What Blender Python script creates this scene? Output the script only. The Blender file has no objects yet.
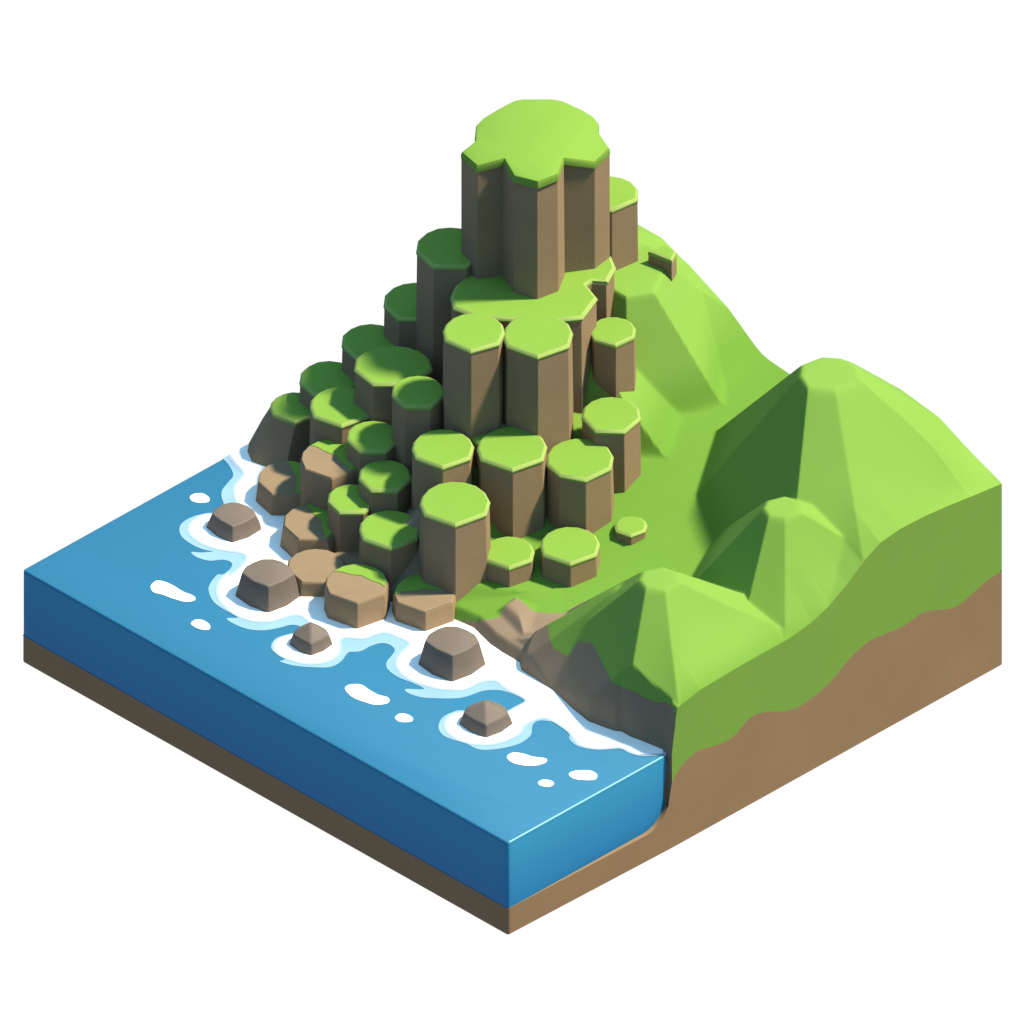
import bpy, bmesh, math, random
import numpy as np
from mathutils import Vector
from mathutils.geometry import tessellate_polygon

random.seed(7)
scene = bpy.context.scene
col = scene.collection
R = math.radians

# ------------------------------------------------------------------ measures
# 1 unit = one scale metre of the model.  The model is seen in parallel
# projection from 34 degrees above; SE, CE are sine / cosine of that angle.
SE, CE = 0.5598, 0.8286
WATER = 1.115
FX, FY = -0.005, -0.035
EU = np.array([0.7096, 0.7046])      # along the front-right side
EV = np.array([-0.7046, 0.7096])     # along the front-left side
U, V = 6.91, 6.95
INSET = 0.05

def at(px, py, z):
    """measured point of the photo -> plan position at height z"""
    return ((px - 512) / 100.0, ((936 - py) / 100.0 - z * CE) / SE)

def zat(py, y):
    return ((936 - py) / 100.0 - y * SE) / CE

def uv(u, v):
    return (FX + EU[0] * u + EV[0] * v, FY + EU[1] * u + EV[1] * v)

def to_uv(x, y):
    det = EU[0] * EV[1] - EU[1] * EV[0]
    dx, dy = x - FX, y - FY
    return ((dx * EV[1] - dy * EV[0]) / det, (EU[0] * dy - EU[1] * dx) / det)

# ------------------------------------------------------------------ materials
def new_mat(name):
    m = bpy.data.materials.new(name)
    m.use_nodes = True
    nt = m.node_tree
    b = nt.nodes['Principled BSDF']
    return m, nt, b

def noise_mix(nt, c1, c2, scale=3.0, lo=0.35, hi=0.65, detail=3.0):
    tc = nt.nodes.new('ShaderNodeTexCoord')
    n = nt.nodes.new('ShaderNodeTexNoise')
    n.inputs['Scale'].default_value = scale
    n.inputs['Detail'].default_value = detail
    nt.links.new(tc.outputs['Object'], n.inputs['Vector'])
    r = nt.nodes.new('ShaderNodeMapRange')
    r.inputs['From Min'].default_value = lo
    r.inputs['From Max'].default_value = hi
    nt.links.new(n.outputs['Fac'], r.inputs['Value'])
    mx = nt.nodes.new('ShaderNodeMix')
    mx.data_type = 'RGBA'
    mx.inputs['A'].default_value = (*c1, 1)
    mx.inputs['B'].default_value = (*c2, 1)
    nt.links.new(r.outputs['Result'], mx.inputs['Factor'])
    return mx.outputs['Result'], n

def mottled(name, c1, c2, scale=3.0, rough=0.8, bump=0.0, spec=0.3, bscale=30):
    m, nt, b = new_mat(name)
    c, n = noise_mix(nt, c1, c2, scale)
    nt.links.new(c, b.inputs['Base Color'])
    b.inputs['Roughness'].default_value = rough
    b.inputs['Specular IOR Level'].default_value = spec
    if bump:
        tc = nt.nodes.new('ShaderNodeTexCoord')
        n2 = nt.nodes.new('ShaderNodeTexNoise')
        n2.inputs['Scale'].default_value = bscale
        n2.inputs['Detail'].default_value = 4
        nt.links.new(tc.outputs['Object'], n2.inputs['Vector'])
        bp = nt.nodes.new('ShaderNodeBump')
        bp.inputs['Strength'].default_value = bump
        bp.inputs['Distance'].default_value = 0.02
        nt.links.new(n2.outputs['Fac'], bp.inputs['Height'])
        nt.links.new(bp.outputs['Normal'], b.inputs['Normal'])
    return m

GRASS_A, GRASS_B = (0.129, 0.240, 0.033), (0.137, 0.251, 0.035)
MEADOW_A, MEADOW_B = (0.084, 0.192, 0.021), (0.090, 0.202, 0.023)
HILL_A, HILL_B = (0.127, 0.240, 0.037), (0.134, 0.250, 0.040)
ROCK_A, ROCK_B = (0.208, 0.142, 0.084), (0.222, 0.152, 0.091)
M = {}
M['grass'] = mottled('grass', GRASS_A, GRASS_B, 1.3, 0.9, 0.04, 0.15)
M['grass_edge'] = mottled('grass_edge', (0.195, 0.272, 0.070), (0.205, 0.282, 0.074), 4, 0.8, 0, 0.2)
M['rock'] = mottled('rock', ROCK_A, ROCK_B, 2.2, 0.85, 0.06, 0.2)
M['rock_top'] = mottled('rock_top', (0.172, 0.124, 0.075), (0.188, 0.136, 0.083), 2.5, 0.85, 0.05, 0.2)
M['boulder'] = mottled('boulder', (0.104, 0.082, 0.069), (0.118, 0.094, 0.079), 3, 0.7, 0.08, 0.3)
M['soil'] = mottled('soil', (0.19, 0.121, 0.064), (0.204, 0.130, 0.069), 1.2, 0.9, 0.05, 0.15)
M['foam_white'] = mottled('foam_white', (0.80, 0.80, 0.80), (0.82, 0.82, 0.82), 3, 0.6, 0, 0.3)
M['foam_pale'] = mottled('foam_pale', (0.165, 0.29, 0.41), (0.18, 0.31, 0.43), 3, 0.5, 0, 0.3)

def water_material():
    m, nt, b = new_mat('sea_water')
    geo = nt.nodes.new('ShaderNodeNewGeometry')
    sep = nt.nodes.new('ShaderNodeSeparateXYZ')
    nt.links.new(geo.outputs['Position'], sep.inputs[0])
    mr = nt.nodes.new('ShaderNodeMapRange')
    mr.inputs['From Min'].default_value = 0.30
    mr.inputs['From Max'].default_value = WATER
    nt.links.new(sep.outputs['Z'], mr.inputs['Value'])
    ramp = nt.nodes.new('ShaderNodeValToRGB')
    e = ramp.color_ramp.elements
    e[0].position = 0.0; e[0].color = (0.012, 0.138, 0.31, 1)
    e[1].position = 0.995; e[1].color = (0.020, 0.121, 0.226, 1)
    k = e.new(0.94); k.color = (0.024, 0.190, 0.34, 1)
    nt.links.new(mr.outputs['Result'], ramp.inputs['Fac'])
    nt.links.new(ramp.outputs['Color'], b.inputs['Base Color'])
    b.inputs['Roughness'].default_value = 0.5
    b.inputs['Specular IOR Level'].default_value = 0.12
    return m
M['water'] = water_material()

M['water_glint'] = mottled('water_glint', (0.085, 0.27, 0.36), (0.09, 0.28, 0.37), 2, 0.4, 0, 0.3)  # paler colour painting a glint on the sea's front-right top edge

def land_material():
    """grass, with bare rock where the 'bare' attribute of the surface is positive"""
    m, nt, b = new_mat('grassy_land')
    g1, _ = noise_mix(nt, MEADOW_A, MEADOW_B, 1.0)
    g2, _ = noise_mix(nt, HILL_A, HILL_B, 1.0)
    hi = nt.nodes.new('ShaderNodeAttribute'); hi.attribute_name = 'hill'
    mg = nt.nodes.new('ShaderNodeMix'); mg.data_type = 'RGBA'
    nt.links.new(hi.outputs['Fac'], mg.inputs['Factor'])
    nt.links.new(g1, mg.inputs['A']); nt.links.new(g2, mg.inputs['B'])
    g = mg.outputs['Result']
    r, _ = noise_mix(nt, (0.17, 0.125, 0.087), (0.182, 0.135, 0.094), 2.0)
    at_ = nt.nodes.new('ShaderNodeAttribute'); at_.attribute_name = 'bare'
    mr = nt.nodes.new('ShaderNodeMapRange')
    mr.inputs['From Min'].default_value = -0.008
    mr.inputs['From Max'].default_value = 0.008
    nt.links.new(at_.outputs['Fac'], mr.inputs['Value'])
    mx = nt.nodes.new('ShaderNodeMix'); mx.data_type = 'RGBA'
    nt.links.new(mr.outputs['Result'], mx.inputs['Factor'])
    nt.links.new(g, mx.inputs['A']); nt.links.new(r, mx.inputs['B'])
    nt.links.new(mx.outputs['Result'], b.inputs['Base Color'])
    b.inputs['Roughness'].default_value = 0.9
    b.inputs['Specular IOR Level'].default_value = 0.15
    return m
M['land'] = land_material()

# ------------------------------------------------------------------ helpers
def link(name, verts, faces, mats, parent=None, idx=None, smooth=True, angle=32):
    me = bpy.data.meshes.new(name)
    me.from_pydata([tuple(v) for v in verts], [], faces)
    for m in mats:
        me.materials.append(m)
    if idx is not None:
        me.polygons.foreach_set('material_index', idx)
    me.polygons.foreach_set('use_smooth', [smooth] * len(me.polygons))
    me.update()
    bm = bmesh.new(); bm.from_mesh(me)
    bmesh.ops.recalc_face_normals(bm, faces=bm.faces)
    bm.to_mesh(me); bm.free()
    if smooth:
        me.set_sharp_from_angle(angle=R(angle))
    o = bpy.data.objects.new(name, me)
    col.objects.link(o)
    if parent:
        o.parent = parent
    return o

def tag(o, label=None, cat=None, group=None, kind=None):
    if label: o['label'] = label
    if cat: o['category'] = cat
    if group: o['group'] = group
    if kind: o['kind'] = kind
    return o

def empty(name, loc):
    o = bpy.data.objects.new(name, None)
    o.empty_display_size = 0.1
    o.location = loc
    col.objects.link(o)
    return o

def bevel(o, w, seg=2, ang=35):
    md = o.modifiers.new('bevel', 'BEVEL')
    md.width = w; md.segments = seg; md.limit_method = 'ANGLE'; md.angle_limit = R(ang)
    md.harden_normals = True
    return o

def inset(pts, d):
    """move every edge of a counter-clockwise outline inward by d"""
    n = len(pts); out = []
    for i in range(n):
        p0, p1, p2 = Vector(pts[i - 1]), Vector(pts[i]), Vector(pts[(i + 1) % n])
        a = (p1 - p0).normalized(); b = (p2 - p1).normalized()
        na = Vector((-a.y, a.x)); nb = Vector((-b.y, b.x))
        k = na + nb
        if k.length < 1e-6: k = na
        k.normalize()
        out.append(tuple(p1 + k * d / max(0.45, k.dot(na))))
    return out

def catmull(pts, closed=True, sub=6):
    n = len(pts); out = []
    for i in range(n if closed else n - 1):
        g = lambda j: pts[j % n] if closed else pts[max(0, min(n - 1, j))]
        p0, p1, p2, p3 = map(np.array, (g(i - 1), g(i), g(i + 1), g(i + 2)))
        for k in range(sub):
            t = k / sub
            out.append(tuple(0.5 * ((2 * p1) + (-p0 + p2) * t + (2 * p0 - 5 * p1 + 4 * p2 - p3) * t * t
                                    + (-p0 + 3 * p1 - 3 * p2 + p3) * t ** 3)))
    if not closed: out.append(tuple(pts[-1]))
    return out

def area(p):
    return 0.5 * sum(p[i - 1][0] * p[i][1] - p[i][0] * p[i - 1][1] for i in range(len(p)))

def ccw(p):
    return p if area(p) > 0 else p[::-1]

def stack(name, rings, mats, band_mats, parent=None, angle=32, top_mat=0, tops=None):
    """closed solid through rings of equal length [(outline, z), ...]"""
    n = len(rings[0][0]); verts, faces, idx = [], [], []
    for pts, z in rings:
        for k, p in enumerate(pts):
            verts.append((p[0], p[1], z if not isinstance(z, (list, tuple)) else z[k]))
    for r in range(len(rings) - 1):
        for i in range(n):
            j = (i + 1) % n
            faces.append((r * n + i, r * n + j, (r + 1) * n + j, (r + 1) * n + i))
            idx.append(band_mats[r])
    faces.append(tuple(range(n))[::-1]); idx.append(band_mats[0])
    for t_ in (tops or [range(n)]):
        faces.append(tuple((len(rings) - 1) * n + i for i in t_)); idx.append(top_mat)
    return link(name, verts, faces, mats, parent, idx, True, angle)

# ------------------------------------------------------------------ terrain
def lse(vals, k):
    a = np.stack(vals); mx = a.max(0)
    return mx + k * np.log(np.exp((a - mx) / k).sum(0))

def smin(a, b, k):
    return -lse([-a, -b], k)

def faceted(x, y, c, zt, facets, r=0.2, k=0.003, kt=.03):
    """pyramid like hill: (azimuth, slope[, point on its upper rim])"""
    t = []
    for f in facets:
        az, s = f[0], f[1]
        q, rr = (f[2], 0) if len(f) > 2 else (c, r)
        t.append(s * (math.cos(R(az)) * (x - q[0]) + math.sin(R(az)) * (y - q[1]) - rr))
    return zt - lse([np.zeros_like(x), lse(t, k)], kt) + 0.5 * kt

coast = [uv(2.255, -1.0), uv(2.255, 0.065)] + [at(px, py, WATER) for px, py in
         [(662, 750), (640, 741), (612, 731), (588, 722), (572, 709), (556, 694), (536, 680), (521, 671), (519, 663),
          (503, 654), (490, 645), (474, 629), (458, 622), (432, 612), (400, 606), (350, 590), (325, 560), (308, 530),
          (290, 500), (282, 478), (268, 452)]] + [uv(3.62, V + 1.0)]
coast = np.array(coast)

def coast_dist(x, y):
    """distance inland from the shore line, negative on the sea side"""
    best = np.full(x.shape, 1e9)
    for a, b in zip(coast[:-1], coast[1:]):
        d = b - a; L = d @ d
        t = np.clip(((x - a[0]) * d[0] + (y - a[1]) * d[1]) / L, 0, 1)
        best = np.minimum(best, np.hypot(x - a[0] - t * d[0], y - a[1] - t * d[1]))
    poly = np.vstack([coast, [uv(12, 12)], [uv(12, -3)]])
    inside = np.zeros(x.shape, bool)
    for i in range(len(poly)):
        (x1, y1), (x2, y2) = poly[i - 1], poly[i]
        c = ((y1 > y) != (y2 > y)) & (x < (x2 - x1) * (y - y1) / (y2 - y1 + 1e-12) + x1)
        inside ^= c
    return np.where(inside, best, -best)

PROF_U, PROF_Z = [], []
for px, py in [(668, 714), (672, 712), (700, 690), (745, 663), (790, 638), (812, 622), (830, 605), (848, 583), (865, 560), (880, 543),
               (900, 529), (925, 516), (950, 505), (975, 495), (1001, 484)]:
    x = (px - 512) / 100.0
    u_ = (x - FX) / EU[0]
    PROF_U.append(u_); PROF_Z.append(zat(py, FY + EU[1] * u_))

def parts_height(x, y):
    G = 1.38 + 0.20 * np.maximum(0, y - 4.3) * np.clip(1 + x / .8, -.6, 1) - .22 * np.clip((-x - .42) / .25, 0, 1) + 0.07 * np.maximum(0, x - 0.5)
    G = G - 1.3 * np.maximum(0, np.minimum(3.22 + .9 * (x - .07), 3.36) - y) * np.clip((1.7 - x) / .5, 0, 1)
    hillC = faceted(x, y, (1.48, 2.78), 2.43,
                    [(-48, 1.06), (-104, .95), (-157, 1.6), (168, 1.15), (110, 1.0), (60, .8), (12, .66)], .19, kt=.016)
    spurC = faceted(x, y, (1.12, 3.05), 2.14, [(-130, 1.6), (-165, 1.0), (130, 1.0), (80, 1.0), (0, 1.2, (1.45, 3.0))], .06)
    hillC = lse([hillC, spurC], .012)
    hillB = faceted(x, y, (2.71, 3.80), 2.60,
                    [(-60, 1.15), (-108, 1.05), (-160, 1.65), (165, 1.4), (115, 1.0), (60, .85), (10, .68)], .18, kt=.016)
    hillA = faceted(x, y, (3.18, 5.20), 3.27,
                    [(-58, .79), (-102, .80), (-160, 1.75), (175, 1.5), (125, 1.15), (84, 1.1), (60, 1.0), (36, .95), (12, .85)], .29, kt=.016)
    broad = faceted(x, y, (.60, 7.90), 3.14,
                    [(-80, 1.1), (-35, .9), (5, .61), (45, .66), (90, .7), (135, .8), (180, 1.0), (-135, 1.0)], .42)
    shoulder = faceted(x, y, (1.33, 7.50), 3.0,
                       [(-135, 2.4, (1.20, 6.92)), (-75, 1.75, (1.42, 7.05)), (-15, 1.375, (1.42, 7.05)), (25, 1.15, (1.62, 7.4)),
                        (80, 1.0, (1.3, 7.9)), (150, 1.5, (1.0, 7.5))], kt=.015)
    e2, p2 = (1.56, 5.9), (1.23, 6.9)
    n1 = (math.cos(R(-30)), math.sin(R(-30))); n2 = (math.cos(R(-100)), math.sin(R(-100)))
    spur = faceted(x, y, e2, 2.62, [(-30, 1.0, (p2[0] - n1[0] * .12, p2[1] - n1[1] * .12)),
                                    (-100, 2.2, (e2[0] - n2[0] * .409, e2[1] - n2[1] * .409)),
                                    (60, 1.2, (1.3, 7.0)), (165, 1.2, (.6, 6.7))], kt=.03)
    ridge = faceted(x, y, (1.40, 7.90), 2.77, [(-60, .74), (-10, .55), (45, .6), (90, .6), (160, 1.0)], .2)
    mount = lse([broad, shoulder, spur, ridge], .01)
    lim = 1.05 + .9 * (x + 1.9) - 1.0 * np.maximum(0, y - 7.0) + 3.0 * np.maximum(0, x + .2)
    mount = smin(mount, lim, .05)
    return G, hillC, hillB, hillA, mount

def height(x, y):
    G, hC, hB, hA, mo = parts_height(x, y)
    u_, v_ = to_uv(x, y)
    h = lse([G, mo], .03)
    h = lse([h, hA], .010)
    h = lse([h, hB], .010)
    h = lse([h, hC], .010)
    # the cut front-right side follows its own profile
    xe = FX + EU[0] * u_; ye = FY + EU[1] * u_
    e = height_raw(xe, ye)
    h = h + (np.interp(u_, PROF_U, PROF_Z) - e) * np.exp(-(np.maximum(v_, 0) / .32) ** 2)
    d0 = coast_dist(x, y)
    d = d0 - (.03 * np.exp(-((x - 1.10) / .05) ** 2)) * np.exp(-(d0 / .13) ** 2)
    K = np.interp(x, [-1.0, .0, .10, .3, 1.2, 1.5], [1.1, 1.4, 3.0, 5.0, 5.5, 7.0])
    lo = WATER - 0.004 + K * d
    bank = smin(WATER - .004 + 1.9 * d0, 1.225 + .26 * d0, .012)
    q_ = at(516, 601, 1.42)
    bump = faceted(x, y, q_, 1.45, [(-150, 1.3), (-35, .55), (60, 1.0), (140, 1.3)], .02, kt=.02)
    q2 = at(548, 640, 1.36)
    bump2 = faceted(x, y, q2, 1.40, [(-140, 1.5), (-70, .8), (20, .6), (90, .6), (170, .5)], .05, kt=.02)
    tb = np.clip((3.24 + 1.0 * (x - .07) - y) / .22, 0, 1); tb = tb * tb * (3 - 2 * tb)
    tb = np.maximum(tb, np.clip((y - 4.1) / .5, 0, 1))
    bank = lse([bank, smin(bump, WATER + 1.9 * d0, .012), smin(bump2, WATER + 1.9 * d0, .012)], .01)
    lo = bank * (1 - tb) + lo * tb
    h = smin(h, lo, .02)
    return np.maximum(h, .3), d0

def height_raw(x, y):
    G, hC, hB, hA, mo = parts_height(x, y)
    h = lse([G, mo], .03); h = lse([h, hA], .010); h = lse([h, hB], .010)
    return lse([h, hC], .010)

us = np.concatenate([np.arange(1.75, 2.24, .025), [2.242, 2.260], np.arange(2.28, U, .0180), [U]])
vs = np.concatenate([np.arange(0, V - .01, .0180), [V]])
UU, VV = np.meshgrid(us, vs, indexing='ij')
XX = FX + EU[0] * UU + EV[0] * VV; YY = FY + EU[1] * UU + EV[1] * VV
HH, DD = height(XX, YY)
cut = (UU < 2.31) & (VV < .05)
HH = np.where((UU < 2.25) & (VV < .045), .3, HH)
e = 0.007
hx = (height(XX + e, YY)[0] - height(XX - e, YY)[0]) / (2 * e)
hy = (height(XX, YY + e)[0] - height(XX, YY - e)[0]) / (2 * e)
NN = np.stack([-hx, -hy, np.ones_like(hx)], -1); NN /= np.linalg.norm(NN, axis=-1, keepdims=True)
G, hC, hB, hA, mo = parts_height(XX, YY)
owner = np.argmax(np.stack([G + .02, hA, hB, hC, mo - .02]), 0)
owner = np.where((DD < .75) & (XX > .22) & (YY < 3.4), 3, owner)
owner = np.where((owner == 3) & (YY > 3.75), 0, owner)
owner = np.where((owner == 4) & (HH < 1.6) & (XX < 0), 0, owner)

# bare rock: a cliff under the front hill, a bank beside the columns
zr = np.interp(XX, [.05, .3, .42, .56, .66, .8, .92, 1.0, 1.08, 1.16, 1.4, 1.62, 1.7],
               [1.75, 1.62, 1.44, 1.44, 1.62, 1.69, 1.66, 1.64, 1.62, 1.60, 1.61, 1.645, 1.0])
zr = zr + .012 * np.sin(XX * 17)
tri = np.maximum(0, 1 - np.abs(XX - .03) / .16)
yb = np.interp(XX, [-1.0, -.6, -.45, -.25, -.1, .2, .4, .6, .9], [3.95, 4.0, 3.92, 3.80, 3.80, 3.80, 3.74, 3.74, 3.6]) + .26 * tri
bare = np.where(owner == 3, zr - HH, np.where(XX < .95, yb - YY, -1))
bare = np.where((UU < 2.8) & (VV < .3) & (owner != 3), zr - HH, bare)
bare = np.where((UU < 2.27) & (VV < .3), .5, bare)
bare = np.where((XX < -.62) & (YY > 3.9), .5, bare)
hillness = np.clip((HH - G - .02) / .45, 0, 1)
hillness = hillness * hillness * (3 - 2 * hillness)
hillness = np.maximum(hillness, .15)

def land_object(name, sel, extra=None):
    ni, nj = HH.shape
    cell = sel[:-1, :-1]
    used = {}
    verts, norms, bares, hills, faces = [], [], [], [], []
    def vid(i, j):
        k = (i, j)
        if k not in used:
            used[k] = len(verts)
            verts.append((XX[i, j], YY[i, j], HH[i, j])); norms.append(tuple(NN[i, j])); bares.append(float(bare[i, j])); hills.append(float(hillness[i, j]))
        return used[k]
    for i, j in zip(*np.nonzero(cell)):
        if HH[i:i + 2, j:j + 2].max() < .9: continue
        faces.append((vid(i, j), vid(i + 1, j), vid(i + 1, j + 1), vid(i, j + 1)))
    if extra:
        for (ring) in extra:
            k = len(verts)
            for p, n in ring:
                verts.append(p); norms.append(n); bares.append(-1.0); hills.append(0.85)
            faces.append(tuple(range(k, k + len(ring))))
    me = bpy.data.meshes.new(name)
    me.from_pydata(verts, [], faces)
    me.materials.append(M['land'])
    a = me.attributes.new('bare', 'FLOAT', 'POINT'); a.data.foreach_set('value', bares)
    a = me.attributes.new('hill', 'FLOAT', 'POINT'); a.data.foreach_set('value', hills)
    me.polygons.foreach_set('use_smooth', [True] * len(me.polygons))
    me.update()
    me.normals_split_custom_set_from_vertices(norms)
    o = bpy.data.objects.new(name, me); col.objects.link(o)
    return o

# green band on the cut sides ------------------------------------------------
BU, BZ = [], []
for px, py in [(669, 790), (672, 782), (680, 768), (690, 757), (700, 750), (720, 744), (735, 735), (750, 718), (765, 712), (785, 711), (800, 706),
               (818, 693), (832, 680), (850, 658), (868, 642), (885, 634), (905, 625), (920, 614), (935, 610), (955, 607),
               (972, 594), (988, 580), (1001, 572)]:
    u_ = ((px - 512) / 100.0 - FX) / EU[0]
    BU.append(u_); BZ.append(zat(py, FY + EU[1] * u_))
bx = catmull(list(zip(BU, BZ)), closed=False, sub=6)
BU, BZ = [p[0] for p in bx], [p[1] for p in bx]

def side_quads(path, hts, lows, n):
    out = []
    for k in range(len(path) - 1):
        a, b = path[k], path[k + 1]
        out.append([((*a, lows[k]), n), ((*b, lows[k + 1]), n), ((*b, hts[k + 1]), n), ((*a, hts[k]), n)])
    return out
i0 = int(np.argmin(abs(us - 2.26)))
front_u = us[i0:]
front = side_quads([uv(u, 0) for u in front_u], HH[i0:, 0], np.interp(front_u, BU, BZ), (EU[1], -EU[0], 0))
rb = 1.09 + .10 * np.sin(vs * 2.1) + .05 * np.sin(vs * 5.3)
rb[0] = np.interp(U, BU, BZ)
rb = rb + (rb[0] - rb[1]) * np.exp(-vs * 4)
right = side_quads([uv(U, v) for v in vs], HH[-1, :], rb, (EU[0], EU[1], 0))
# facing of these quads is not important for a two-sided surface, normals are given
bu = us[us > 3.5]
bb = 1.0 + .08 * np.sin(bu * 2.7) + .05 * np.sin(bu * 6)
bb[-1] = rb[-1]
hb_ = HH[-len(bu):, -1]
bb = np.minimum(bb, hb_)
back = side_quads([uv(u, V) for u in bu][::-1], hb_[::-1], bb[::-1], (EV[0], EV[1], 0))

ground = land_object('ground', owner == 0, front + right + back)
tag(ground, 'smooth bright green grassy ground between the columns and hills, cut straight at the sides', None, None, 'structure')
for k, lab in ((1, 'largest faceted green hill, at the right corner'),
               (2, 'small faceted green hill between the two bigger ones'),
               (3, 'front green hill whose left foot is bare dark rock in the foam')):
    tag(land_object('hill', owner == k), lab, None, None, 'structure')
tag(land_object('mountain_slope', owner == 4), 'steep green slope with sharp spurs below the rock tower', None, None, 'structure')

# ------------------------------------------------------------------ soil base
def rounded_outline():
    """plan outline of the block, counter-clockwise from the front corner"""
    pts = []
    rr = .035
    def corner(u, v, a0):
        for k in range(6):
            a = R(a0 + 90 * k / 5)
            pts.append((u + rr * math.cos(a), v + rr * math.sin(a)))
    corner(0 + rr, INSET + rr, 180)
    
    for u in np.linspace(.1, 2.26, 44):
        pts.append((u, INSET * (2.26 - u) / 2.16))
    for u in front_u[1:-2]: pts.append((float(u), 0.0))
    pts.append((U, 0.0))
    for v in vs[1:]: pts.append((U, float(v)))
    for u in bu[::-1][1:]: pts.append((float(u), V))
    for u in np.linspace(3.4, .1, 8): pts.append((float(u), V))
    corner(rr, V - rr, 90)
    for v in np.linspace(V - .2, .2, 12): pts.append((0.0, float(v)))
    return pts
outl = rounded_outline()
def soil_top(u, v):
    if u > U - .001: return float(np.interp(v, vs, rb))
    if v > V - .001 and u > 3.5: return float(np.interp(u, bu, bb))
    if v < .051 and u >= 2.259: return float(np.interp(u, BU, BZ))
    if v < .051 and u > 1.90:
        t = (u - 1.90) / .36
        return .325 + .42 * (1 - math.sqrt(max(0, 1 - t * t * .999)))
    return .325
verts, faces = [], []
n = len(outl)
inner = inset(outl, .012)
for (u, v), (ui, vi) in zip(outl, inner):
    x, y = uv(u, v); xi, yi = uv(ui, vi)
    verts.append((xi, yi, 0.0)); verts.append((x, y, .014)); verts.append((x, y, soil_top(u, v)))
rim = [(*uv(*p), soil_top(*q) - .002) for p, q in zip(inset(outl, .09), outl)]
for i in range(n):
    j = (i + 1) % n
    faces.append((3 * i, 3 * j, 3 * j + 1, 3 * i + 1)); faces.append((3 * i + 1, 3 * j + 1, 3 * j + 2, 3 * i + 2))
faces.append(tuple(3 * i for i in range(n))[::-1])
# sea floor under the water
k1 = len(verts); verts += rim
for i in range(n):
    j = (i + 1) % n
    if outl[i][1] < .06 and outl[i][0] < 2.2: faces.append((3 * i + 2, 3 * j + 2, k1 + j, k1 + i))
k0 = len(verts)
floor = [(0.004, INSET + .004), (2.6, INSET + .004), (3.6, V - .004), (.004, V - .004)]
for u, v in floor: verts.append((*uv(u, v), .318))
faces.append((k0, k0 + 1, k0 + 2, k0 + 3))
soil = link('soil', verts, faces, [M['soil']])
tag(soil, 'brown soil block under sea and grass, with a wavy upper edge', None, None, 'structure')

# ------------------------------------------------------------------ sea
wo = [p for p in outl if p[0] < 2.2501 and p[1] < 3 ]
w_path = []
rr = .035
for k in range(6):
    a = R(180 + 90 * k / 5); w_path.append((rr + rr * math.cos(a), INSET + rr + rr * math.sin(a)))
for u in np.linspace(.1, 1.9, 12): w_path.append((float(u), INSET))
for u in np.linspace(1.93, 2.235, 16): w_path.append((float(u), INSET))
w_path += [(2.27, .10), (2.55, .45), (3.2, 1.6), (3.4, 3.5), (3.75, V)]
for u in np.linspace(3.3, .1, 6): w_path.append((float(u), V))
for k in range(6):
    a = R(90 + 90 * k / 5); w_path.append((rr + rr * math.cos(a), V - rr + rr * math.sin(a)))
for v in np.linspace(V - .2, .2, 10): w_path.append((0.0, float(v)))
def wbot(u, v):
    if v < .07 and u > 1.90:
        t = min(1, (u - 1.90) / .36)
        return .325 + .42 * (1 - math.sqrt(max(0, 1 - t * t * .999)))
    return .325
rings = []
p_in = inset(w_path, .004)
xy = lambda L: [uv(*p) for p in L]
rings.append((xy(p_in), [wbot(*p) - .03 for p in w_path]))
rings.append((xy(p_in), WATER - .03))
rings.append((xy(inset(w_path, .008)), WATER - .010))
rings.append((xy(inset(w_path, .022)), WATER))
sea = stack('sea', rings, [M['water']], [0, 0, 0], None, 50)
sea.data.materials.append(M['water_glint'])
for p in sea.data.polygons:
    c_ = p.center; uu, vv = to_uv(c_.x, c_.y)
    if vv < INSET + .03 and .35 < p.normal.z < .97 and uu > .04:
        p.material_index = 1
tag(sea, 'calm blue sea block with clean cut sides', None, None, 'structure')

# ------------------------------------------------------------------ foam
def tr(o, pts, s=6.4):
    return [(o[0] + x / s, o[1] + y / s) for x, y in pts]
F1, F2, F3, F4, F5 = (170, 430), (200, 540), (340, 560), (420, 620), (540, 640)
pale = tr(F1, [(335, 180), (375, 225), (405, 290), (370, 340), (335, 385), (330, 430), (345, 480), (340, 530), (240, 535), (150, 555), (80, 595),
               (60, 640), (80, 690), (150, 740), (220, 768), (275, 779), (200, 786), (136, 783), (170, 815), (250, 838), (340, 832), (392, 850),
               (390, 885), (340, 925)]) + \
    tr(F2, [(110, 225), (60, 290), (58, 340), (90, 400), (160, 450), (243, 496), (172, 503), (210, 535), (300, 570), (400, 580), (500, 565),
            (580, 545), (640, 555), (650, 600), (560, 608), (490, 630), (458, 670), (465, 710), (540, 765), (510, 778), (600, 805), (720, 816),
            (830, 815), (900, 780), (935, 735), (955, 717)]) + \
    tr(F3, [(60, 590), (130, 585), (190, 555), (250, 535), (310, 540), (350, 575), (330, 615), (298, 655), (305, 700), (370, 750), (470, 790),
            (538, 828), (420, 828), (440, 855), (520, 880), (620, 887), (740, 887), (820, 872)]) + \
    tr(F4, [(390, 458), (460, 450), (530, 455), (610, 482), (678, 521), (640, 560), (555, 588), (420, 600), (270, 580), (200, 595), (140, 630), (118, 690),
            (150, 740), (220, 770), (300, 795), (370, 828), (450, 832), (560, 815), (650, 785), (710, 735), (718, 680), (750, 648), (820, 648),
            (900, 675), (960, 720), (955, 760)]) + \
    tr(F5, [(240, 680), (340, 703), (430, 700), (510, 695), (570, 725), (640, 742), (740, 738), (790, 733)])
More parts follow.
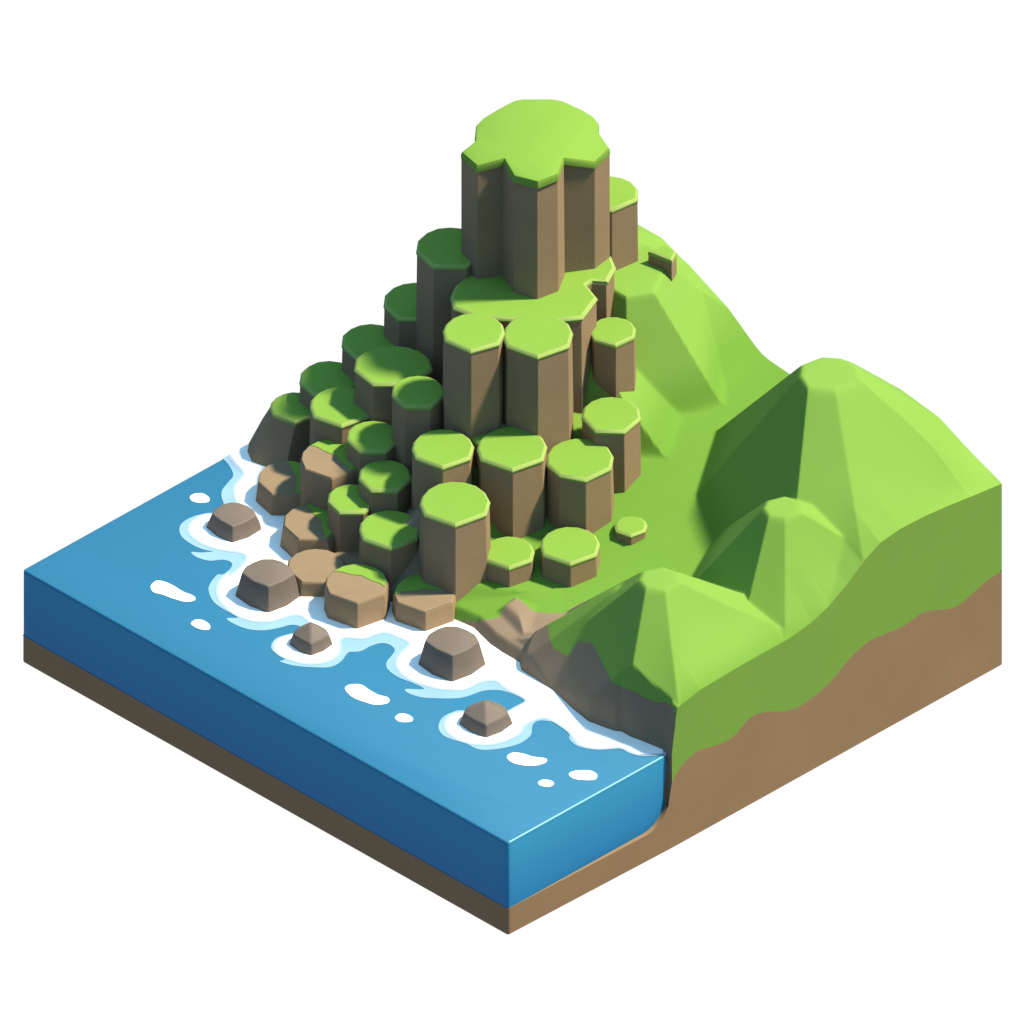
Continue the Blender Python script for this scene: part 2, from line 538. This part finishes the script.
white = tr(F1, [(380, 150), (420, 210), (480, 280), (450, 330), (420, 370), (425, 430), (440, 480), (430, 550), (250, 545), (170, 575),
                (130, 620), (140, 670), (220, 730), (330, 765), (440, 780), (490, 800), (495, 840), (440, 900), (370, 950)]) + \
    tr(F2, [(180, 215), (125, 290), (120, 350), (160, 420), (240, 480), (330, 515), (430, 522), (500, 505), (560, 485), (630, 478), (680, 500),
            (720, 550), (700, 600), (600, 610), (510, 640), (482, 690), (510, 730), (580, 765), (680, 790), (780, 785), (860, 750), (890, 700),
            (885, 650), (905, 628)]) + \
    tr(F3, [(60, 495), (150, 500), (220, 475), (300, 462), (370, 490), (440, 520), (450, 550), (400, 600), (372, 650), (380, 700), (430, 750),
            (520, 790), (620, 820)]) + \
    tr(F4, [(140, 440), (270, 445), (350, 410), (430, 385), (500, 392), (560, 440), (640, 480), (692, 522), (620, 565), (550, 600), (420, 620),
            (270, 600), (200, 620), (170, 665), (185, 720), (250, 765), (340, 790), (450, 795), (560, 765), (630, 725), (655, 680),
            (700, 650), (780, 625), (850, 640), (950, 705), (985, 745)]) + \
    tr(F5, [(255, 668), (350, 693), (440, 691), (520, 687), (590, 718), (650, 734), (740, 732), (788, 728)])
closing = [(662, 745), (640, 728), (600, 705), (560, 675), (540, 640), (480, 600), (400, 590), (350, 560), (330, 500), (300, 450)]
def clip_block(pts, m):
    out = []
    for x, y in pts:
        u, v = to_uv(x, y)
        out.append(uv(u, min(v, V - m)))
    return out
def sheet(name, outline, z0, z1, mat, parent=None):
    """thin solid layer with a softly sloped rim"""
    o_ = ccw(outline); n = len(o_)
    verts = [(*p, z0) for p in o_] + [(*p, z1) for p in o_]
    tri_ = tessellate_polygon([[Vector((p[0], p[1], 0)) for p in o_]])
    faces = [(i, (i + 1) % n, n + (i + 1) % n, n + i) for i in range(n)]
    faces += [tuple(n + i for i in t) for t in tri_] + [tuple(reversed(t)) for t in tri_]
    return link(name, verts, faces, [mat], parent, None, False)
def foam_outline(px_pts):
    front_ = catmull(px_pts, closed=False, sub=5)
    return clip_block([at(px, py, WATER) for px, py in front_ + closing] + [uv(3.45, V - .01)], .012)
shore = sheet('shore_foam', foam_outline(pale), WATER - .01, WATER + .004, M['foam_pale'])
tag(shore, 'white foam with a pale cyan fringe washing round the rocks along the shore', 'foam', None, 'stuff')
M['foam_soft'] = mottled('foam_soft', (0.235, 0.315, 0.40), (0.25, 0.33, 0.42), 3, 0.6, 0, 0.3)
def widened(o_, d):
    o_ = ccw(o_)
    keep = [o_[0]]
    for p in o_[1:]:
        if (Vector(p) - Vector(keep[-1])).length > .035: keep.append(p)
    return clip_block(inset(keep, -d), .010)
so_ = sheet('soft_foam', widened(foam_outline(white), .030), WATER - .009, WATER + .0065, M['foam_soft'], shore)
fo = sheet('white_foam', foam_outline(white), WATER - .008, WATER + .009, M['foam_white'], shore)
tag(fo, 'solid white inner foam against the shore')

blobs = [
    ([(190, 497), (195, 494), (203, 494), (209, 498), (208, 502), (199, 503), (192, 501)], 'oval patch of white foam floating furthest back, left of the stones by the sea edge'),
    ([(151, 586), (157, 581), (167, 583), (175, 587), (183, 592), (193, 596), (195, 600), (186, 602), (174, 599), (163, 595), (153, 592)], 'curved bean shaped white foam patch on the far left of the sea'),
    ([(191, 624), (196, 620), (204, 621), (210, 626), (208, 630), (199, 629)], 'small oval foam patch below the far left bean shaped one'),
    ([(345, 689), (350, 685), (361, 685), (369, 690), (378, 695), (388, 698), (388, 703), (376, 705), (364, 702), (352, 697)], 'bean shaped foam patch in open water between the small peaked stone and the big stone'),
    ([(395, 718), (400, 714), (408, 715), (413, 719), (410, 722), (400, 722)], 'tiny oval foam patch just right of the middle bean shaped one'),
    ([(507, 757), (513, 753), (523, 754), (533, 757), (546, 759), (545, 763), (533, 766), (520, 765), (511, 762)], 'long foam patch below the peaked stone nearest the front corner'),
    ([(569, 774), (576, 771), (590, 771), (597, 775), (594, 780), (580, 780), (572, 778)], 'wide oval foam patch closest to the right cut edge of the sea'),
    ([(538, 783), (543, 780), (551, 781), (554, 784), (549, 787), (541, 786)], 'smallest oval foam patch between the two larger ones at the front'),
]
for pts, lab in blobs:
    o = sheet('foam_patch', [at(px, py, WATER) for px, py in catmull(pts, True, 6)], WATER - .006, WATER + .005, M['foam_white'])
    tag(o, lab, 'foam patch', 'loose foam patches on the open sea')

# ------------------------------------------------------------------ columns
STY = {
    'v': [(-90, 1.04), (-31, 1.03)] + [(a, 1.0) for a in (4, 30, 52, 74, 96, 118, 140, 162, 184)] + [(211, 1.03)],
    'f': [(-119, 1.03), (-62, 1.03), (-10, 1.02)] + [(a, 1.0) for a in (22, 46, 68, 90, 112, 134, 158, 190)],
    'h': [(-90, 1.0), (-32, 1.02), (26, 1.0), (88, .98), (148, 1.0), (206, 1.02)],
    'w': [(-80, 1.04), (-26, 1.03)] + [(a, 1.0) for a in (8, 34, 56, 78, 100, 122, 144, 168)] + [(196, 1.02), (232, 1.0)],
}
def outline(style, r, seed, rot=0, ry=1.0):
    rnd = random.Random(seed)
    return [((rr * r + rnd.uniform(-.008, .008) * r) * math.cos(R(a + rot + rnd.uniform(-1, 1))),
             (rr * r + rnd.uniform(-.008, .008) * r) * math.sin(R(a + rot + rnd.uniform(-1, 1))) * ry * 1.1) for a, rr in STY[style]]

def sc(pts, k, dx=0, dy=0):
    return [(p[0] * k + dx, p[1] * k + dy) for p in pts]

def grass_cap(pts, z, parent, name='grass_cap', t=.055, b=.022, plain=False):
    return bevelled_cap(name, pts, z, parent, t, b, plain)

def bevelled_cap(name, pts, z, parent, t, b, plain):
    rings = [(sc(pts, 1.0), z - t), (sc(pts, 1.012), z - t * .55), (inset(pts, b * .25), z - b * .55), (inset(pts, b * 1.15), z)]
    e = 0 if plain else 1
    return stack(name, rings, [M['grass'], M['grass_edge']], [e, e, e], parent, 30, 0)

def patch(pts, z, parent, ang, off):
    """grass covering the part of a bare top that lies beyond a curved line"""
    d = Vector((math.cos(R(ang)), math.sin(R(ang))))
    t_ = Vector((-d.y, d.x))
    p = inset(pts, .026)
    n = len(p); poly = []
    for i in range(n):
        a, b = Vector(p[i]), Vector(p[(i + 1) % n])
        sa, sb = a.dot(d) - off, b.dot(d) - off
        if sa >= 0: poly.append(a)
        if (sa < 0) != (sb < 0): poly.append(a.lerp(b, sa / (sa - sb)))
    cuts = [i for i, q in enumerate(poly) if abs(q.dot(d) - off) < 1e-5]
    if len(cuts) < 2: return
    i = cuts[0] if (cuts[1] - cuts[0]) == 1 else cuts[1]
    a, b = poly[i], poly[(i + 1) % len(poly)]
    mid = []
    for k in range(1, 8):
        s = k / 8
        q = a.lerp(b, s) + d * (.055 * math.sin(math.pi * s) + .012 * math.sin(5 * math.pi * s))
        mid.append(q)
    poly = poly[:i + 1] + mid + poly[i + 1:]
    P_ = [tuple(q) for q in poly]
    o_ = ccw(P_); m = len(o_)
    verts = [(*q, z - .004) for q in o_] + [(*q, z + .006) for q in o_]
    tri_ = tessellate_polygon([[Vector((q[0], q[1], 0)) for q in o_]])
    faces = [(i, (i + 1) % m, m + (i + 1) % m, m + i) for i in range(m)]
    faces += [tuple(m + i for i in t) for t in tri_]
    link('grass_patch', verts, faces, [M['grass']], parent, None, False)

def column(px, py, r, y, label, style='v', rot=0, ry=1.0, zb=1.0, flare=.04, fdx=0, fdy=0, cap=True, grass=None, plain=False, seed=0, t=.05, group='grass topped hexagonal basalt rocks'):
    """px, py: middle of the top as measured; r: half width; y: plan depth"""
    x = (px - 512) / 100.0
    z = zat(py, y)
    r = r / 100.0 * 1.03
    root = empty('hexagonal_rock', (x, y, zb))
    pts = outline(style, r, seed or int(px * 7 + py), rot, ry)
    h = z - zb
    if cap:
        top = h - t * .8
        sh = stack('shaft', [(sc(pts, 1 + flare, fdx, fdy), 0), (sc(pts, 1 + flare * .3, fdx * .35, fdy * .35), top * .7), (sc(pts, .985), top)],
                   [M['rock']], [0, 0], root, 22)
        grass_cap(pts, h, root, t=t, plain=plain)
    else:
        sh = stack('shaft', [(sc(pts, 1 + flare, fdx, fdy), 0), (sc(pts, 1.0), h - .035), (inset(pts, .005), h - .011), (inset(pts, .020), h)],
                   [M['rock'], M['rock_top']], [0, 0, 1], root, 22, 1)
        if grass: patch(pts, h, root, *grass)
    bevel(sh, .010, 2, 22)
    tag(root, label, 'basalt rock', group)
    return root

BARE = 'low brown basalt rocks at the water'
C = column
# front row at the foam
C(357, 583, 31.5, 4.20, 'wide brown rock standing in the foam, far corner of its flat top grassed', 'v', cap=False, grass=(62, .07), group=BARE)
C(425, 592, 31, 4.15, 'low brown basalt rock with grass behind, directly under the tallest front rock', 'v', cap=False, grass=(95, -.01), group=BARE)
C(316, 566, 29, 4.70, 'flat bare brown basalt rock lying lowest, between the stone and the half grassed wide one', 'f', cap=False, group=BARE)
C(352, 562, 24, 4.86, 'bare brown stub joined to the right of the flat low one, mostly in shadow', 'f', cap=False, group=BARE)
C(313, 522, 30, 5.36, 'brown rock with flat front face and small grass corner, beside the water', 'f', cap=False, grass=(18, .02), group=BARE, flare=.14)
C(287, 478, 29, 6.16, 'smallest brown basalt rock at the water, right half grassed, below the slanted outer one', 'f', cap=False, grass=(8, .04), group=BARE, flare=.10)
C(332, 458, 31, 5.90, 'taller brown basalt rock with grass on its back corner, above the water edge', 'v', cap=False, grass=(42, -.01), group=BARE)
# green steps
C(352, 498, 24, 5.30, 'small narrow green topped basalt rock in the notch between two brown ones', 'f')
C(390, 528, 30, 4.77, 'green topped basalt rock just left of the tallest front rock', 'v')
C(385, 475, 26, 5.40, 'round little green basalt rock in the second row, shade on its right', 'f')
C(373, 436, 26, 5.92, 'fully shaded small basalt rock beside the brown taller one', 'f')
C(455, 502, 34, 4.52, 'tallest front rock with bright top, standing over the grassy bank', 'v')
C(443, 447, 30, 5.22, 'shorter basalt rock right behind the tall front one', 'v')
C(512, 447, 34, 5.23, 'tall bright basalt rock at the middle of the front, left of the stout one', 'v')
C(498, 427, 32, 5.66, 'shaded ledge like basalt rock peeping out behind the middle front one', 'w', plain=True)
C(580, 458, 33, 5.26, 'stout basalt rock right of the middle front one, its top dipping at the back', 'w')
C(509, 551, 25, 4.48, 'low squat basalt rock on the grass, left of a pair of stumps', 'v')
C(570, 544, 29, 4.52, 'low stout basalt rock on the grass, right of a pair of stumps', 'v')
C(631, 525, 16, 4.92, 'tiny round stump alone on the green ground', 'v', t=.035)
C(611, 414, 29, 5.78, 'short basalt rock set into the green slope, right of the stout one', 'f', rot=-2)
C(613, 330, 22.5, 6.50, 'narrow basalt rock on the slope beside the ledge below the rock tower', 'v', rot=6)
C(538, 334, 34, 5.84, 'right one of the tall twin basalt rocks below the rock tower', 'v')
C(474, 331, 30, 5.82, 'left one of the tall twin basalt rocks below the rock tower', 'v', rot=-6)
# left, shaded flank
C(418, 391, 26, 5.90, 'dark shaded basalt rock left of the tall twins', 'f')
C(393, 365, 38, 6.60, 'broad dark green basalt rock in the shade, widest of the left flank', 'f', ry=.85)
C(342, 405, 31, 6.50, 'wide basalt rock with sunlit left half, behind the taller brown one', 'v')
C(295, 406, 24, 7.02, 'outermost left basalt rock with slanted side running down into the foam', 'v', flare=.62, fdx=-.13, fdy=.0)
C(329, 378, 29, 7.16, 'round topped basalt rock on the skyline just above the outermost slanted one', 'f')
C(371, 341, 29, 7.35, 'skyline basalt rock third step up from the sea', 'f')
C(415, 301, 31, 7.50, 'skyline basalt rock fourth step up, fully shaded', 'f')
C(450, 247, 33, 7.25, 'tall shaded skyline basalt rock right beside the rock tower', 'f')
C(606, 192, 32, 7.72, 'basalt rock standing behind the rock tower on its right', 'v', rot=10, ry=.85)

def poly_block(root, pts_px, z, name_s, name_c, zb, plain=False, t=.055, capz=True, flare=1.03):
    """block whose top outline was measured as px points at height z"""
    o = root.location
    P_ = ccw([at(px, py, z) for px, py in pts_px])
    P_ = [(p[0] - o.x, p[1] - o.y) for p in P_]
    cx = sum(p[0] for p in P_) / len(P_); cy = sum(p[1] for p in P_) / len(P_)
    fl = lambda k: [(cx + (p[0] - cx) * k, cy + (p[1] - cy) * k) for p in P_]
    zz = z - o.z
    sh = stack(name_s, [(fl(flare), zb - o.z), (fl(.992), zz - t * .8)], [M['rock']], [0], root, 22)
    bevel(sh, .010, 2, 22)
    if capz:
        bevelled_cap(name_c, P_, zz, root, t, .024, plain)
    return sh

# ledge under the tower
root = empty('rock_ledge', (*at(522, 300, 3.34), 1.0))
tag(root, 'broad grassy ledge of merged columns carrying the rock tower', 'rock ledge')
poly_block(root, [(451, 296), (456, 284), (470, 273), (495, 262), (525, 254), (560, 250), (590, 246), (610, 255), (615, 267), (607, 281), (592, 280), (586, 284), (597, 297), (582, 317),
                  (560, 319), (520, 319), (480, 317), (454, 307)], 3.27, 'shaft', 'grass_cap', 1.0)
# tower
tower = empty('rock_tower', (.25, 7.1, 3.0))
tag(tower, 'tall rock tower of fused basalt columns with one wide grassy top', 'rock tower')
ZT = 4.70
poly_block(tower, [(480, 138), (478, 128), (485, 118), (500, 110), (520, 104), (545, 103), (568, 105), (583, 112), (590, 119), (588, 130), (575, 138),
                   (545, 144), (515, 144), (495, 142)], ZT - .04, 'core_shaft', 'x', 3.0, capz=False, flare=1.0)
poly_block(tower, [(501, 157), (514, 175), (537, 182), (558, 174), (564, 158), (560, 140), (530, 130), (505, 140)], ZT - .02, 'front_shaft', 'x', 3.0, capz=False, flare=1.03)

def sloping_block(root, pts, name_s, name_c, zb, t):
    """corner column whose grass top slopes down and outwards; pts are (px, py, z)"""
    o = root.location
    P = [(*at(px, py, z), z) for px, py, z in pts]
    if area([p[:2] for p in P]) < 0: P = P[::-1]
    xy_ = [(p[0] - o.x, p[1] - o.y) for p in P]; zs = [p[2] - o.z for p in P]
    sh = stack(name_s, [(xy_, zb - o.z), (xy_, [z - t * .8 for z in zs])], [M['rock']], [0], root, 22)
    bevel(sh, .010, 2, 22)
sloping_block(tower, [(480, 134, 4.694), (461, 150, 4.66), (477, 165, 4.65), (505, 157, 4.688), (503, 147, 4.694), (495, 135, 4.694)], 'left_shaft', 'left_grass_lobe', 3.0, .07)
sloping_block(tower, [(599, 127, 4.694), (610, 147, 4.60), (595, 161, 4.57), (562, 156, 4.685), (566, 146, 4.694), (585, 128, 4.694)], 'right_shaft', 'right_grass_lobe', 3.0, .09)
cap_pts = [(475, 133, 0), (475, 140, 0), (461, 151, -.04), (477, 165, -.05), (504, 158, 0), (514, 175, 0), (538, 181, 0), (558, 173, 0), (564, 157, -.01),
           (595, 161, -.12), (610, 147, -.10), (599, 131, 0), (599, 122, 0), (594, 116, 0), (583, 109, 0), (563, 100, 0), (553, 98, 0), (522, 98, 0),
           (513, 100, 0), (498, 108, 0), (483, 117, 0), (476, 124, 0)]
P_ = [at(px, py, ZT + dz) for px, py, dz in cap_pts]
P_ = [(p[0] - .25, p[1] - 7.1) for p in P_]
zs_ = [ZT + dz - 3.0 for _, _, dz in cap_pts]
n_ = len(P_)
stack('grass_cap', [(P_, [z - .095 for z in zs_]), (sc(P_, 1.003), [z - .06 for z in zs_]), (inset(P_, .002), [z - .03 for z in zs_]),
                    (inset(P_, .010), [z - .010 for z in zs_]), (inset(P_, .028), zs_)], [M['grass']], [0, 0, 0, 0], tower, 38, 0,
      [[1, 2, 3, 4], [8, 9, 10, 11], [i for i in range(n_) if i not in (2, 3, 9, 10)]])

# wedge of rock in the slope behind the tower
wx, wy = at(662, 266, 3.0)
wz = float(height(np.array([[wx]]), np.array([[wy]]))[0][0, 0])
root = empty('rock_outcrop', (wx, wy, wz - .20))
tag(root, 'small triangular brown rock wedge sticking out of the green slope high up', 'rock')
tp = [(-.14, .04), (.10, -.13), (.15, .03), (.04, .16)]
stack('shaft', [(sc(tp, 1.0), -.2), (sc(tp, .97), .32)], [M['rock']], [0], root, 22)
bevelled_cap('grass_cap', tp, .35, root, .05, .02, False)

# ------------------------------------------------------------------ sea stones
def stone(px, py, r, h, label, peak=False, seed=0, rot=0):
    """px, py: front foot of the stone at the water line"""
    x, y = at(px, py, WATER)
    r = r / 100.0; y += r * .96
    root_z = WATER - .12
    rnd = random.Random(seed)
    base = [(-90, 1.0), (-48, .84), (-4, 1.0), (22, .98), (48, .9), (75, .9), (105, .9), (132, .9), (158, .98), (184, 1.0), (228, .84)]
    pts = [(rr * r * math.cos(R(a + rot)), rr * r * math.sin(R(a + rot))) for a, rr in base]
    k = .80 if not peak else .84
    ptt = [(rr * r * k * (.93 if 10 < a < 170 else 1) * math.cos(R(a + rot)), rr * r * k * math.sin(R(a + rot)) + (.0 if a > 0 and a < 190 else -.03 * r)) for a, rr in base]
    n = len(pts)
    H = h + .12
    zt = H * (.88 if not peak else .66)
    verts = [(*p, 0) for p in sc(pts, 1.04)] + [(*p, .13) for p in pts] + [(p[0], p[1], zt + rnd.uniform(-.006, .006)) for p in ptt]
    verts.append((rnd.uniform(-.01, .01), .02, H if peak else H * 1.0))
    faces = []
    for a in range(2):
        for i in range(n):
            j = (i + 1) % n
            faces.append((a * n + i, a * n + j, (a + 1) * n + j, (a + 1) * n + i))
    faces.append(tuple(range(n))[::-1])
    for i in range(n):
        faces.append((2 * n + i, 2 * n + (i + 1) % n, 3 * n))
    o = link('sea_stone', verts, faces, [M['boulder']], None, None, True, 24)
    o.location = (x, y, root_z)
    bevel(o, .018, 3, 24)
    tag(o, label, 'stone', 'grey stones standing in the foam')
    return o
stone(234, 543, 28, .22, 'flat topped grey stone furthest back in the foam, near the left sea edge', False, 1, -4)
stone(268, 613, 33, .34, 'big blocky grey stone touching the flat bare low column', False, 2)
stone(311, 656, 22, .26, 'small peaked grey stone in its own foam ring, second from the left', True, 3)
stone(452, 682, 34, .35, 'largest blocky grey stone in the foam, in front of the brown bank', False, 4)
stone(486, 738, 27, .27, 'peaked grey stone closest to the front corner of the sea', True, 5)

# ------------------------------------------------------------------ camera, light
cam_d = bpy.data.cameras.new('camera')
cam = bpy.data.objects.new('camera', cam_d); col.objects.link(cam)
cam_d.type = 'ORTHO'; cam_d.ortho_scale = 10.24
el = math.asin(SE)
# the centre of the picture (512, 512) looks at plan x = 0, height 1.5
tz = 1.5; ty = ((936 - 512) / 100.0 - tz * CE) / SE
D = 40.0
cam.location = (0, ty - D * math.cos(el), tz + D * math.sin(el))
cam.rotation_euler = (math.pi / 2 - el, 0, 0)
cam_d.clip_start = 0.1; cam_d.clip_end = 300
scene.camera = cam

SUN_EL, SUN_AZ = 57, 5
sd = bpy.data.lights.new('sun', 'SUN'); sd.energy = 5.0; sd.angle = R(5); sd.color = (1.0, .88, .66)
so = bpy.data.objects.new('sun', sd); col.objects.link(so)
dirv = Vector((math.cos(R(SUN_EL)) * math.cos(R(SUN_AZ)), math.cos(R(SUN_EL)) * math.sin(R(SUN_AZ)), math.sin(R(SUN_EL))))
so.rotation_euler = dirv.to_track_quat('Z', 'Y').to_euler()
so.location = (8, 6, 10)

EXPO = 1.0
w = bpy.data.worlds.new('World'); scene.world = w; w.use_nodes = True
nt = w.node_tree; bg = nt.nodes['Background']
tc = nt.nodes.new('ShaderNodeTexCoord'); sp = nt.nodes.new('ShaderNodeSeparateXYZ')
nt.links.new(tc.outputs['Generated'], sp.inputs[0])
mr = nt.nodes.new('ShaderNodeMapRange')
mr.inputs['From Min'].default_value = -1; mr.inputs['From Max'].default_value = 1
nt.links.new(sp.outputs['Z'], mr.inputs['Value'])
rp = nt.nodes.new('ShaderNodeValToRGB')
e_ = rp.color_ramp.elements
wv = 1.02 / 2 ** EXPO
e_[0].position = 0.235; e_[0].color = (wv, wv, wv, 1)          # white backdrop added in the world's lower part; no floor stands there
e_[1].position = 0.30; e_[1].color = (.03, .05, .085, 1)
a_ = e_.new(0.5); a_.color = (.065, .085, .14, 1)
b_ = e_.new(1.0); b_.color = (.23, .47, .69, 1)
nt.links.new(mr.outputs['Result'], rp.inputs['Fac'])
nt.links.new(rp.outputs['Color'], bg.inputs['Color'])
bg.inputs['Strength'].default_value = 1.0

scene.view_settings.view_transform = 'Standard'
scene.view_settings.look = 'None'
scene.view_settings.exposure = EXPO
scene.view_settings.gamma = 1
scene.view_settings.use_curve_mapping = False
scene.render.engine = 'CYCLES'
